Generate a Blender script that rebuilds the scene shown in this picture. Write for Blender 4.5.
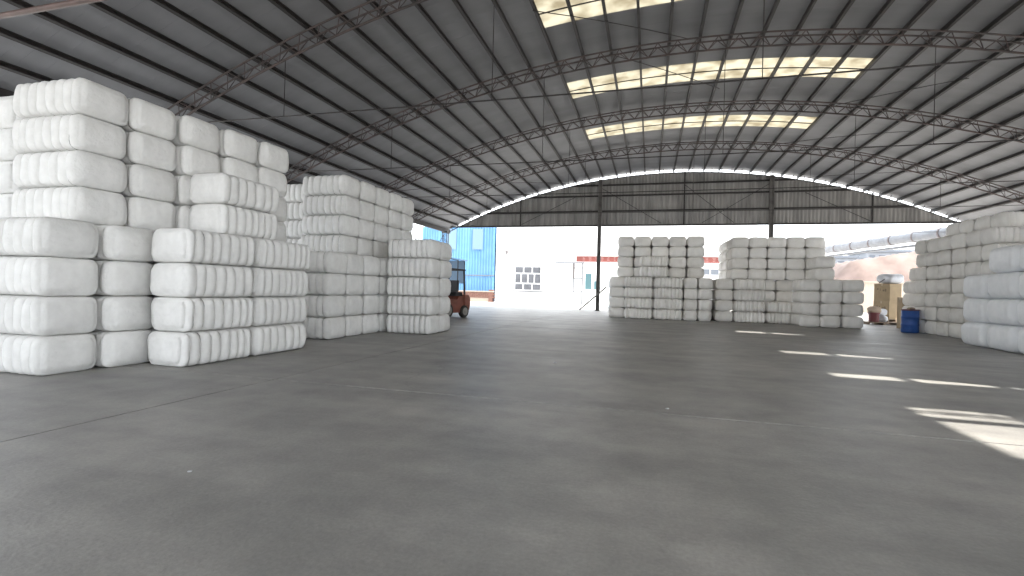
import bpy, bmesh, math, random
import numpy as np
from mathutils import Vector, Matrix

# ------------------------------------------------------------------ camera, sky, sun, exposure
scene = bpy.context.scene
col = scene.collection
for o in list(bpy.data.objects):
    bpy.data.objects.remove(o)

FPX, CAM_H = 495.0, 1.3
YAW, PITCH, ROLL = math.radians(15.587), math.radians(0.16), math.radians(1.5)
fw = Vector((-math.sin(YAW) * math.cos(PITCH), math.cos(YAW) * math.cos(PITCH), math.sin(PITCH)))
r0 = Vector((math.cos(YAW), math.sin(YAW), 0))
u0 = r0.cross(fw)
rt = r0 * math.cos(ROLL) + u0 * math.sin(ROLL)
up = rt.cross(fw)
cam_data = bpy.data.cameras.new('camera')
cam_data.sensor_width = 36.0
cam_data.lens = FPX / 1024.0 * 36.0
cam_data.clip_start = 0.05
cam_data.clip_end = 400
cam = bpy.data.objects.new('camera', cam_data)
col.objects.link(cam)
cam.matrix_world = Matrix(((rt.x, up.x, -fw.x, 0), (rt.y, up.y, -fw.y, 0), (rt.z, up.z, -fw.z, CAM_H), (0, 0, 0, 1)))
scene.camera = cam

world = bpy.data.worlds.new('world')
scene.world = world
world.use_nodes = True
bg = world.node_tree.nodes['Background']
bg.inputs['Color'].default_value = (0.90, 0.95, 1.0, 1)
bg.inputs['Strength'].default_value = 1.3

SUN_DIR = Vector((-1.0, 0.20, -0.955))          # the way the light travels: in from the right, a little from behind
sun_data = bpy.data.lights.new('sun', 'SUN')
sun_data.energy = 4.0
sun_data.angle = math.radians(0.55)
sun_data.color = (1.0, 0.95, 0.86)
sun = bpy.data.objects.new('sun', sun_data)
col.objects.link(sun)
sun.location = (60, -12, 60)
sun.rotation_euler = SUN_DIR.to_track_quat('-Z', 'Y').to_euler()

vs = scene.view_settings
vs.view_transform = 'Standard'
vs.look = 'None'
vs.gamma = 1.0
vs.use_curve_mapping = False
vs.exposure = 1.9
scene.cycles.use_denoising = True
scene.cycles.max_bounces = 10
scene.cycles.diffuse_bounces = 6
scene.cycles.sample_clamp_indirect = 8.0

rng = random.Random(7)

# ------------------------------------------------------------------ materials
def mat(name, color, rough=0.7, metal=0.0, noise=0.0, scale=6.0, color2=None, bump=0.0, bscale=40.0,
        randv=0.0, spec=0.5, stretch=None):
    m = bpy.data.materials.new(name)
    m.use_nodes = True
    nt = m.node_tree
    n, l = nt.nodes, nt.links
    b = n['Principled BSDF']
    b.inputs['Roughness'].default_value = rough
    b.inputs['Metallic'].default_value = metal
    b.inputs['Specular IOR Level'].default_value = spec
    b.inputs['Base Color'].default_value = (*color, 1)
    tc = n.new('ShaderNodeTexCoord')
    vec = tc.outputs['Object']
    if stretch:
        mp = n.new('ShaderNodeMapping')
        mp.inputs['Scale'].default_value = stretch
        l.new(vec, mp.inputs['Vector'])
        vec = mp.outputs['Vector']
    out = None
    if noise > 0 or color2:
        t = n.new('ShaderNodeTexNoise')
        t.inputs['Scale'].default_value = scale
        t.inputs['Detail'].default_value = 6
        l.new(vec, t.inputs['Vector'])
        r = n.new('ShaderNodeValToRGB')
        c2 = color2 or tuple(c * (1 - noise) for c in color)
        r.color_ramp.elements[0].position = 0.35
        r.color_ramp.elements[1].position = 0.68
        r.color_ramp.elements[0].color = (*c2, 1)
        r.color_ramp.elements[1].color = (*color, 1)
        l.new(t.outputs['Fac'], r.inputs['Fac'])
        out = r.outputs['Color']
    if randv > 0:
        oi = n.new('ShaderNodeObjectInfo')
        mr = n.new('ShaderNodeMapRange')
        mr.inputs['To Min'].default_value = 1 - randv
        mr.inputs['To Max'].default_value = 1.0
        l.new(oi.outputs['Random'], mr.inputs['Value'])
        mx = n.new('ShaderNodeMix')
        mx.data_type = 'RGBA'
        mx.blend_type = 'MULTIPLY'
        mx.inputs['Factor'].default_value = 1
        if out:
            l.new(out, mx.inputs['A'])
        else:
            mx.inputs['A'].default_value = (*color, 1)
        l.new(mr.outputs['Result'], mx.inputs['B'])
        out = mx.outputs['Result']
    if out:
        l.new(out, b.inputs['Base Color'])
    if bump > 0:
        t2 = n.new('ShaderNodeTexNoise')
        t2.inputs['Scale'].default_value = bscale
        t2.inputs['Detail'].default_value = 4
        l.new(vec, t2.inputs['Vector'])
        bp = n.new('ShaderNodeBump')
        bp.inputs['Strength'].default_value = bump
        bp.inputs['Distance'].default_value = 0.02
        l.new(t2.outputs['Fac'], bp.inputs['Height'])
        l.new(bp.outputs['Normal'], b.inputs['Normal'])
    return m

def floor_material():
    m = bpy.data.materials.new('concrete_floor')
    m.use_nodes = True
    nt = m.node_tree
    n, l = nt.nodes, nt.links
    b = n['Principled BSDF']
    geo = n.new('ShaderNodeNewGeometry')
    def noise(scale, detail, stretch=(1, 1, 1), rough=0.55):
        mp = n.new('ShaderNodeMapping')
        mp.inputs['Scale'].default_value = stretch
        l.new(geo.outputs['Position'], mp.inputs['Vector'])
        t = n.new('ShaderNodeTexNoise')
        t.inputs['Scale'].default_value = scale
        t.inputs['Detail'].default_value = detail
        t.inputs['Roughness'].default_value = rough
        l.new(mp.outputs['Vector'], t.inputs['Vector'])
        return t.outputs['Fac']
    def ramp(fac, p0, p1, c0, c1):
        r = n.new('ShaderNodeValToRGB')
        r.color_ramp.elements[0].position = p0
        r.color_ramp.elements[1].position = p1
        r.color_ramp.elements[0].color = (*c0, 1)
        r.color_ramp.elements[1].color = (*c1, 1)
        l.new(fac, r.inputs['Fac'])
        return r.outputs['Color']
    def mul(a, bb, fac=1.0):
        mx = n.new('ShaderNodeMix')
        mx.data_type = 'RGBA'
        mx.blend_type = 'MULTIPLY'
        mx.inputs['Factor'].default_value = fac
        l.new(a, mx.inputs['A'])
        l.new(bb, mx.inputs['B'])
        return mx.outputs['Result']
    base = ramp(noise(0.55, 8), 0.30, 0.72, (0.258, 0.252, 0.246), (0.38, 0.366, 0.349))
    streak = ramp(noise(0.9, 7, (0.25, 1.6, 1)), 0.32, 0.66, (0.76, 0.76, 0.77), (1.02, 1.02, 1.02))
    blot = ramp(noise(2.2, 9, (1, 1, 1), 0.65), 0.30, 0.62, (0.82, 0.82, 0.82), (1.03, 1.03, 1.02))
    fine = ramp(noise(38, 6, (1, 1, 1), 0.7), 0.3, 0.7, (0.84, 0.84, 0.84), (1.10, 1.10, 1.10))
    c = mul(mul(mul(base, streak), blot), fine)
    # hairline cracks with a shape of their own
    wv = n.new('ShaderNodeTexVoronoi')
    wv.feature = 'DISTANCE_TO_EDGE'
    wv.inputs['Scale'].default_value = 0.22
    wv.inputs['Randomness'].default_value = 1.0
    wn = n.new('ShaderNodeTexNoise')
    wn.inputs['Scale'].default_value = 1.4
    wn.inputs['Detail'].default_value = 8
    l.new(geo.outputs['Position'], wn.inputs['Vector'])
    ad = n.new('ShaderNodeVectorMath')
    ad.operation = 'ADD'
    l.new(geo.outputs['Position'], ad.inputs[0])
    l.new(wn.outputs['Color'], ad.inputs[1])
    l.new(ad.outputs['Vector'], wv.inputs['Vector'])
    crack = ramp(wv.outputs['Distance'], 0.0, 0.0035, (0.72, 0.72, 0.72), (1, 1, 1))
    gate = ramp(noise(0.35, 3), 0.50, 0.60, (0, 0, 0), (1, 1, 1))
    mx = n.new('ShaderNodeMix')
    mx.data_type = 'RGBA'
    mx.blend_type = 'MULTIPLY'
    l.new(gate, mx.inputs['Factor'])
    l.new(c, mx.inputs['A'])
    l.new(crack, mx.inputs['B'])
    l.new(mx.outputs['Result'], b.inputs['Base Color'])
    rr = n.new('ShaderNodeMapRange')
    rr.inputs['To Min'].default_value = 0.36
    rr.inputs['To Max'].default_value = 0.58
    l.new(noise(0.8, 6), rr.inputs['Value'])
    l.new(rr.outputs['Result'], b.inputs['Roughness'])
    bp = n.new('ShaderNodeBump')
    bp.inputs['Strength'].default_value = 0.25
    bp.inputs['Distance'].default_value = 0.01
    l.new(noise(30, 6), bp.inputs['Height'])
    l.new(bp.outputs['Normal'], b.inputs['Normal'])
    return m

def skylight_material():
    m = bpy.data.materials.new('fibreglass_skylight')
    m.use_nodes = True
    nt = m.node_tree
    n, l = nt.nodes, nt.links
    for x in list(n):
        if x.type == 'BSDF_PRINCIPLED':
            n.remove(x)
    out = n['Material Output']
    t = n.new('ShaderNodeTexNoise')
    t.inputs['Scale'].default_value = 1.6
    t.inputs['Detail'].default_value = 6
    tc = n.new('ShaderNodeTexCoord')
    l.new(tc.outputs['Object'], t.inputs['Vector'])
    r = n.new('ShaderNodeValToRGB')
    r.color_ramp.elements[0].position = 0.32
    r.color_ramp.elements[1].position = 0.58
    r.color_ramp.elements[0].color = (0.33, 0.30, 0.24, 1)
    r.color_ramp.elements[1].color = (0.50, 0.475, 0.41, 1)
    l.new(t.outputs['Fac'], r.inputs['Fac'])
    tr = n.new('ShaderNodeBsdfTranslucent')
    df = n.new('ShaderNodeBsdfDiffuse')
    l.new(r.outputs['Color'], tr.inputs['Color'])
    l.new(r.outputs['Color'], df.inputs['Color'])
    mx = n.new('ShaderNodeMixShader')
    mx.inputs['Fac'].default_value = 0.2
    l.new(tr.outputs['BSDF'], mx.inputs[1])
    l.new(df.outputs['BSDF'], mx.inputs[2])
    l.new(mx.outputs['Shader'], out.inputs['Surface'])
    return m

M = {}
M['floor'] = floor_material()
M['yard'] = mat('yard_concrete', (0.62, 0.60, 0.57), 0.9, noise=0.12, scale=0.5)
M['dark'] = mat('joint_fill', (0.05, 0.05, 0.05), 0.9)
M['roof'] = mat('grey_roof_sheet', (0.205, 0.205, 0.216), 0.65, noise=0.14, scale=1.3, randv=0.06, stretch=(0.4, 1.5, 1))
M['skylight'] = skylight_material()
M['steel'] = mat('rust_brown_steel', (0.024, 0.019, 0.018), 0.6, noise=0.35, scale=5, color2=(0.014, 0.012, 0.012))
M['truss'] = mat('red_oxide_steel', (0.065, 0.042, 0.038), 0.6, color2=(0.03, 0.023, 0.022), scale=2.5)
M['tie_red'] = mat('red_brown_tube', (0.125, 0.075, 0.066), 0.5, color2=(0.08, 0.05, 0.044), scale=4)
M['gable'] = mat('weathered_gable_sheet', (0.31, 0.298, 0.283), 0.6, color2=(0.18, 0.173, 0.166), scale=1.1, randv=0.12, stretch=(3, 1, 0.35))
M['bale'] = mat('bale_cloth', (0.81, 0.802, 0.785), 0.85, color2=(0.74, 0.732, 0.715), scale=7, bump=0.6, bscale=18, randv=0.07, spec=0.2)
M['bale_far'] = mat('bale_cloth_brightened', (0.90, 0.875, 0.84), 0.85, color2=(0.82, 0.795, 0.76), scale=4, bump=0.35, bscale=22, randv=0.10, spec=0.2)  # far bale cloth, colour brightened to offset the weaker light there
M['wrap'] = mat('bale_plastic_wrap', (0.90, 0.91, 0.93), 0.38, color2=(0.84, 0.855, 0.88), scale=5, bump=0.5, bscale=9, randv=0.04, stretch=(1, 3, 1))
M['wire'] = mat('tie_wire', (0.16, 0.155, 0.15), 0.6, metal=0.2)
M['white_wall'] = mat('white_render', (0.74, 0.74, 0.75), 0.85, noise=0.05, scale=0.7)
M['blue_wall'] = mat('blue_corrugated_sheet', (0.055, 0.165, 0.33), 0.5, color2=(0.085, 0.205, 0.36), scale=0.8, randv=0.14)
M['pale_blue'] = mat('pale_blue_panel', (0.115, 0.185, 0.27), 0.5)
M['brick'] = mat('red_brick_plinth', (0.155, 0.075, 0.058), 0.9, noise=0.3, scale=6, randv=0.2)
M['cream'] = mat('cream_render', (0.30, 0.25, 0.205), 0.9, noise=0.1)
M['frame'] = mat('white_frame', (0.80, 0.80, 0.80), 0.5)
M['glass'] = mat('grey_glass', (0.085, 0.088, 0.10), 0.25, noise=0.4, scale=1.5)
M['teal_glass'] = mat('teal_glass', (0.09, 0.17, 0.19), 0.2)
M['sign'] = mat('faded_red_sign', (0.19, 0.045, 0.036), 0.6, noise=0.2)
M['letters'] = mat('pale_sign_letters', (0.30, 0.17, 0.155), 0.6)
M['grey_metal'] = mat('grey_metal', (0.11, 0.115, 0.125), 0.5, metal=0.2)
M['lamp'] = mat('dark_lamp', (0.10, 0.09, 0.09), 0.5)
M['pipe'] = mat('foil_pipe_wrap', (0.15, 0.157, 0.175), 0.5, noise=0.3, scale=3)
M['pipe_band'] = mat('dark_pipe_band', (0.09, 0.07, 0.07), 0.6)
M['mound'] = mat('brown_earth', (0.175, 0.13, 0.115), 0.95, color2=(0.13, 0.095, 0.083), scale=0.8, bump=0.6, bscale=2)
M['far_wall'] = mat('far_pale_wall', (0.25, 0.265, 0.29), 0.9)
M['far_roof'] = mat('far_grey_roof', (0.12, 0.135, 0.16), 0.8)
M['red_paint'] = mat('orange_red_paint', (0.28, 0.085, 0.055), 0.5, noise=0.3, scale=5)
M['black'] = mat('black_plastic', (0.022, 0.022, 0.025), 0.6)
M['rubber'] = mat('dusty_rubber', (0.055, 0.053, 0.05), 0.9, noise=0.3, scale=8)
M['hub'] = mat('wheel_hub', (0.30, 0.29, 0.27), 0.6)
M['blue_drum'] = mat('blue_plastic_drum', (0.018, 0.085, 0.33), 0.42, noise=0.25, scale=5)
M['drum_rim'] = mat('dark_rust_rim', (0.13, 0.06, 0.07), 0.6)
M['carton'] = mat('brown_carton', (0.34, 0.255, 0.155), 0.85, noise=0.16, scale=3)
M['print'] = mat('carton_print', (0.16, 0.12, 0.08), 0.85)
M['tape'] = mat('pale_tape', (0.40, 0.33, 0.22), 0.6)
M['sack'] = mat('white_sack', (0.58, 0.59, 0.62), 0.6, noise=0.12, scale=6, bump=0.4, bscale=8)
M['tan_sack'] = mat('tan_sack', (0.36, 0.28, 0.21), 0.85, noise=0.2, scale=7)
M['maroon'] = mat('maroon_tub', (0.11, 0.018, 0.022), 0.5)
M['wood'] = mat('pallet_wood', (0.30, 0.23, 0.17), 0.9, noise=0.35, scale=8, randv=0.3)
M['post'] = mat('grey_post_paint', (0.15, 0.14, 0.13), 0.6, color2=(0.07, 0.062, 0.058), scale=2)
M['pole'] = mat('grey_pole', (0.12, 0.115, 0.105), 0.7)

# ------------------------------------------------------------------ helpers
class MB:
    """collects shapes into one mesh"""
    def __init__(self):
        self.v, self.f = [], []
    def add(self, verts, faces):
        o = len(self.v)
        self.v += [tuple(p) for p in verts]
        self.f += [tuple(i + o for i in fc) for fc in faces]
        return self
    def box(self, x0, x1, y0, y1, z0, z1):
        v = [(x, y, z) for x in (x0, x1) for y in (y0, y1) for z in (z0, z1)]
        f = [(0, 1, 3, 2), (4, 6, 7, 5), (0, 4, 5, 1), (2, 3, 7, 6), (0, 2, 6, 4), (1, 5, 7, 3)]
        return self.add(v, f)
    def bar(self, a, b, w, d=None, upv=(0, 0, 1)):
        """rectangular bar from a to b"""
        d = d or w
        a, b = Vector(a), Vector(b)
        t = (b - a).normalized()
        u = Vector(upv)
        if abs(t.dot(u)) > 0.98:
            u = Vector((1, 0, 0))
        s = t.cross(u).normalized()
        u = s.cross(t)
        v = [p + s * (i * w / 2) + u * (j * d / 2) for p in (a, b) for i, j in ((-1, -1), (1, -1), (1, 1), (-1, 1))]
        f = [(0, 3, 2, 1), (4, 5, 6, 7)] + [(i, (i + 1) % 4, 4 + (i + 1) % 4, 4 + i) for i in range(4)]
        return self.add(v, f)
    def tube(self, pts, r, n=8, closed=False, caps=True):
        pts = [Vector(p) for p in pts]
        rs = r if isinstance(r, (list, tuple)) else [r] * len(pts)
        o = len(self.v)
        ref = None
        k = len(pts)
        for i, p in enumerate(pts):
            if closed:
                t = (pts[(i + 1) % k] - pts[i - 1]).normalized()
            else:
                t = (pts[min(i + 1, k - 1)] - pts[max(i - 1, 0)]).normalized()
            if ref is None:
                ref = Vector((0, 0, 1)) if abs(t.z) < 0.9 else Vector((1, 0, 0))
            s = t.cross(ref).normalized()
            ref = s.cross(t).normalized()
            for j in range(n):
                a = 2 * math.pi * j / n
                self.v.append(tuple(p + (s * math.cos(a) + ref * math.sin(a)) * rs[i]))
        for i in range(k if closed else k - 1):
            for j in range(n):
                a0, a1 = o + i * n, o + ((i + 1) % k) * n
                self.f.append((a0 + j, a0 + (j + 1) % n, a1 + (j + 1) % n, a1 + j))
        if caps and not closed:
            self.f.append(tuple(o + j for j in reversed(range(n))))
            self.f.append(tuple(o + (k - 1) * n + j for j in range(n)))
        return self
    def lathe(self, prof, n=24, center=(0, 0, 0), axis='Z'):
        o = len(self.v)
        for r, h in prof:
            for j in range(n):
                a = 2 * math.pi * j / n
                p = (r * math.cos(a), r * math.sin(a), h)
                if axis == 'X':
                    p = (p[2], p[0], p[1])
                elif axis == 'Y':
                    p = (p[0], p[2], p[1])
                self.v.append(tuple(p[i] + center[i] for i in range(3)))
        for i in range(len(prof) - 1):
            for j in range(n):
                self.f.append((o + i * n + j, o + i * n + (j + 1) % n, o + (i + 1) * n + (j + 1) % n, o + (i + 1) * n + j))
        self.f.append(tuple(o + j for j in reversed(range(n))))
        self.f.append(tuple(o + (len(prof) - 1) * n + j for j in range(n)))
        return self
    def prism(self, outline, y0, y1, axis='Y'):
        """outline in (x,z), extruded along y"""
        k = len(outline)
        v = [(x, y0, z) for x, z in outline] + [(x, y1, z) for x, z in outline]
        f = [tuple(range(k)), tuple(reversed(range(k, 2 * k)))] + [(i, i + k, (i + 1) % k + k, (i + 1) % k) for i in range(k)]
        return self.add(v, f)
    def mesh(self, name, m, smooth=False, bevel=0.0):
        me = bpy.data.meshes.new(name)
        me.from_pydata(self.v, [], self.f)
        bm = bmesh.new()
        bm.from_mesh(me)
        bmesh.ops.recalc_face_normals(bm, faces=bm.faces)
        if bevel > 0:
            bmesh.ops.bevel(bm, geom=list(bm.edges), offset=bevel, segments=2, affect='EDGES', profile=0.6)
        bm.to_mesh(me)
        bm.free()
        me.materials.append(M[m] if isinstance(m, str) else m)
        if smooth:
            for p in me.polygons:
                p.use_smooth = True
        me.update()
        return me
    def build(self, name, m, parent=None, smooth=False, bevel=0.0):
        return link(name, self.mesh(name, m, smooth, bevel), parent)

def link(name, me, parent=None):
    o = bpy.data.objects.new(name, me)
    col.objects.link(o)
    if parent is not None:
        o.parent = parent
    return o

def empty(name, loc=(0, 0, 0), rz=0.0):
    o = bpy.data.objects.new(name, None)
    col.objects.link(o)
    o.location = loc
    o.rotation_euler = (0, 0, rz)
    o.empty_display_size = 0.2
    return o

def tag(o, label=None, cat=None, group=None, kind=None):
    if label:
        o['label'] = label
    if cat:
        o['category'] = cat
    if group:
        o['group'] = group
    if kind:
        o['kind'] = kind
    return o

ORD = ['bottom', 'second', 'third', 'fourth', 'fifth', 'sixth', 'seventh', 'eighth', 'ninth']
NTH = ['first', 'second', 'third', 'fourth', 'fifth', 'sixth', 'seventh', 'eighth']

# ------------------------------------------------------------------ the hall: floor, roof, gable
RC_X, RC_Z, RC_R = 1.55, -26.24, 35.72
X_L, X_R = -14.55, 17.65
TRUSS_Y = [5.3, 10.9, 16.5, 22.1, 27.7]
GABLE_Y = 34.0
def zr(x):
    return RC_Z + math.sqrt(RC_R ** 2 - (x - RC_X) ** 2)

floor = tag(MB().box(-60, 70, -40, 120, -0.30, -0.055).build('floor', 'dark'), kind='structure')
xs, ys = [-15.6, -4.87, 18.6], [-7.0, 5.6, 16.8, 28.0, 35.2]
for i in range(2):
    for j in range(4):
        g = 0.011
        MB().box(xs[i] + g, xs[i + 1] - g, ys[j] + g, ys[j + 1] - g, -0.06, 0.0).build('floor_slab', 'floor', floor)
# the concrete yard around the hall
for a in ((-60, -15.6, -40, 120), (18.6, 70, -40, 120), (-15.6, 18.6, 35.2, 120), (-15.6, 18.6, -40, -7.0)):
    MB().box(a[0] + .006, a[1] - .006, a[2] + .006, a[3] - .006, -0.06, -0.004).build('yard_slab', 'yard', floor)

ceiling = tag(empty('ceiling', (0, 0, 0)), kind='structure')
SKY_X0, SKY_X1, SKY_HALF = -3.27, 6.82, 0.78
PURLIN_STEP = (SKY_X1 - SKY_X0) / 11
SKY_MIDS = [-3.1, 2.5,  8.1, 13.7, 19.3, 24.9]

# unseen roof openings added to throw the floor sun patches: y where the gap starts, its width, x range
SUN_GAPS = [(3.42, 1.36, 11.47, 14.9), (4.90, 0.52, 11.46, 14.2), (7.62, 0.42, 11.46, 13.3), (10.95, 0.55, 11.47, 13.1), (17.30, 0.70, 11.47, 13.1)]
bounds = set()
b0 = -5.9
ROOF_Y0 = -7.0
while b0 < 33.0:
    for d in (0, 1.01, 2.02, 2.80, 3.58, 4.59):
        bounds.add(round(b0 + d, 3))
    b0 += 5.6
bounds.add(34.35)
bounds = sorted(b for b in bounds if b > ROOF_Y0 + .3)
bounds = [ROOF_Y0] + bounds
bounds = [b for b in bounds if not any(abs(b - gp[0]) < 0.45 and abs(b - gp[0]) > 0.001 and not any(abs(b - (s + e)) < 0.01 for s in SKY_MIDS for e in (-.78, .78)) for gp in SUN_GAPS)]
bounds = sorted(set(bounds) | {gp[0] for gp in SUN_GAPS if not any(abs(gp[0] - b) < 0.05 for b in bounds)})

def xstations(x0, x1):
    n = max(2, int(round((x1 - x0) / 0.55)))
    st = set(round(x0 + (x1 - x0) * i / n, 4) for i in range(n + 1))
    for gp in SUN_GAPS:
        for e in (gp[2], gp[2] + 0.01, gp[3] - 0.01, gp[3]):
            if x0 < e < x1:
                st.add(e)
    return sorted(st)

def roof_sheet(y0, y1, x0, x1, name='roof_sheet', m='roof'):
    hit = [gp for gp in SUN_GAPS if gp[0] < y1 - .03 and gp[0] + gp[1] > y0 + .03 and gp[2] < x1 and gp[3] > x0]
    for gp in hit:                      # a gap as wide as the sheet cuts it in two
        if gp[0] <= y0 + .05 and gp[0] + gp[1] >= y1 - .05:
            roof_sheet(y0, y1, x0, gp[2])
            roof_sheet(y0, y1, gp[3], x1)
            return
    st = xstations(x0, x1)
    c = 0.004
    vv, ff = [], []
    k = 6
    for x in st:
        ya, yb = y0, y1
        for gp in hit:
            if gp[2] + 0.005 < x < gp[3] - 0.005:
                if gp[0] <= y0 + .05:
                    f = min(1.0, (gp[3] - x) / 0.9) if gp[1] < 1 else 1.0
                    ya = max(ya, min(gp[0] + gp[1] * (0.25 + 0.75 * f), y1 - .02))
                else:
                    yb = min(yb, max(gp[0], y0 + .02))
        a = math.asin((x - RC_X) / RC_R)
        nx, nz = math.sin(a), math.cos(a)
        z = zr(x)
        vv += [(x, ya, z + c), (x, ya + c, z), (x, yb - c, z), (x, yb, z + c), (x + nx * .05, yb, z + nz * .05), (x + nx * .05, ya, z + nz * .05)]
    for i in range(len(st) - 1):
        for j in range(k):
            ff.append((i * k + j, i * k + (j + 1) % k, (i + 1) * k + (j + 1) % k, (i + 1) * k + j))
    ff.append(tuple(range(k)))
    ff.append(tuple(reversed(range((len(st) - 1) * k, len(st) * k))))
    return MB().add(vv, ff).build(name, m, ceiling)

skylight_rows = {}
for y0, y1 in zip(bounds[:-1], bounds[1:]):
    ym = (y0 + y1) / 2
    mid = next((s for s in SKY_MIDS if abs(ym - s) < SKY_HALF), None)
    if mid is None:
        roof_sheet(y0, y1, X_L, X_R)
    else:
        roof_sheet(y0, y1, X_L, SKY_X0)
        roof_sheet(y0, y1, SKY_X1, X_R)
        skylight_rows.setdefault(mid, []).append((y0, y1))

wn = 0
for mid, rows in skylight_rows.items():
    if mid < 10:
        pass
    wn += 1
    win = tag(empty('window_%d' % wn, (SKY_X0, mid, zr(SKY_X0))), kind='structure')
    for (y0, y1) in rows:
        for k in range(11):
            xa, xb = SKY_X0 + k * PURLIN_STEP, SKY_X0 + (k + 1) * PURLIN_STEP
            mb = MB()
            st = [xa, (xa + xb) / 2, xb]
            vv = []
            for x in st:
                vv += [(x, y0, zr(x)), (x, y1, zr(x)), (x, y1, zr(x) + .012), (x, y0, zr(x) + .012)]
            ff = [(0, 1, 2, 3), (8, 11, 10, 9)] + [(i * 4 + j, i * 4 + (j + 1) % 4, (i + 1) * 4 + (j + 1) % 4, (i + 1) * 4 + j) for i in range(2) for j in range(4)]
            mb.add(vv, ff)
            p = mb.build('pane', 'skylight', win)
            p.location = -Vector(win.location)
    # the dark lap bars along the strip
    for yy in (mid,):
        mb = MB()
        mb.tube([(SKY_X0 + (SKY_X1 - SKY_X0) * i / 16, yy, zr(SKY_X0 + (SKY_X1 - SKY_X0) * i / 16) - .012) for i in range(17)], 0.022, 6)
        p = mb.build('glazing_bar', 'steel', win)
        p.location = -Vector(win.location)

# purlins run the length of the hall under the sheets
px = []
k = 0
a_step = PURLIN_STEP / RC_R
a_ref = math.asin((SKY_X0 - RC_X) / RC_R)
a = a_ref
angs = []
while RC_X + RC_R * math.sin(a) > X_L:
    angs.append(a)
    a -= a_step * 1.005
a = a_ref + a_step
while RC_X + RC_R * math.sin(a) < X_R:
    angs.append(a)
    a += a_step * 1.005
for a in sorted(angs):
    x, z = RC_X + RC_R * math.sin(a), RC_Z + RC_R * math.cos(a)
    rx, rz_ = math.cos(a), -math.sin(a)
    nx, nz = math.sin(a), math.cos(a)
    # lipped channel section, open to one side
    sec = [(-.04, .0), (.04, .0), (.04, -.022), (-.02, -.022), (-.02, -.133), (.04, -.133), (.04, -.155), (-.04, -.155)]
    P = [(x + s * rx + t * nx, z + s * rz_ + t * nz) for s, t in sec]
    mb = MB()
    K = len(P)
    vv = [(p[0], ROOF_Y0, p[1]) for p in P] + [(p[0], 34.3, p[1]) for p in P]
    ff = [(i, (i + 1) % K, (i + 1) % K + K, i + K) for i in range(K)]
    ff += [(0, 1, 2, 3), (0, 3, 4, 7), (4, 5, 6, 7), (K + 3, K + 2, K + 1, K), (K + 7, K + 4, K + 3, K), (K + 7, K + 6, K + 5, K + 4)]
    mb.add(vv, ff).build('purlin', 'steel', ceiling)
# eave beams
for x in (X_L, X_R):
    MB().box(x - .07, x + .07, ROOF_Y0, 34.35, zr(x) - .30, zr(x) - .02).build('eave_beam', 'steel', ceiling)
# diagonal sway rods in the roof plane
for (xa, ya, xb, yb) in ((-3.3, 13.2, 1.0, 16.4), (-1.5, 16.6, 2.4, 20.6), (6.9, 22.2, 9.6, 19.0), (6.0, 27.8, 10.2, 24.0), (-9.5, 27.9, -5.5, 33.5), (9.0, 33.5, 13.0, 28.0), (-13.5, 22.3, -10.0, 27.5)):
    n = 8
    MB().tube([(xa + (xb - xa) * i / n, ya + (yb - ya) * i / n, zr(xa + (xb - xa) * i / n) - .17) for i in range(n + 1)], 0.013, 5).build('sway_rod', 'steel', ceiling)

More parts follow.
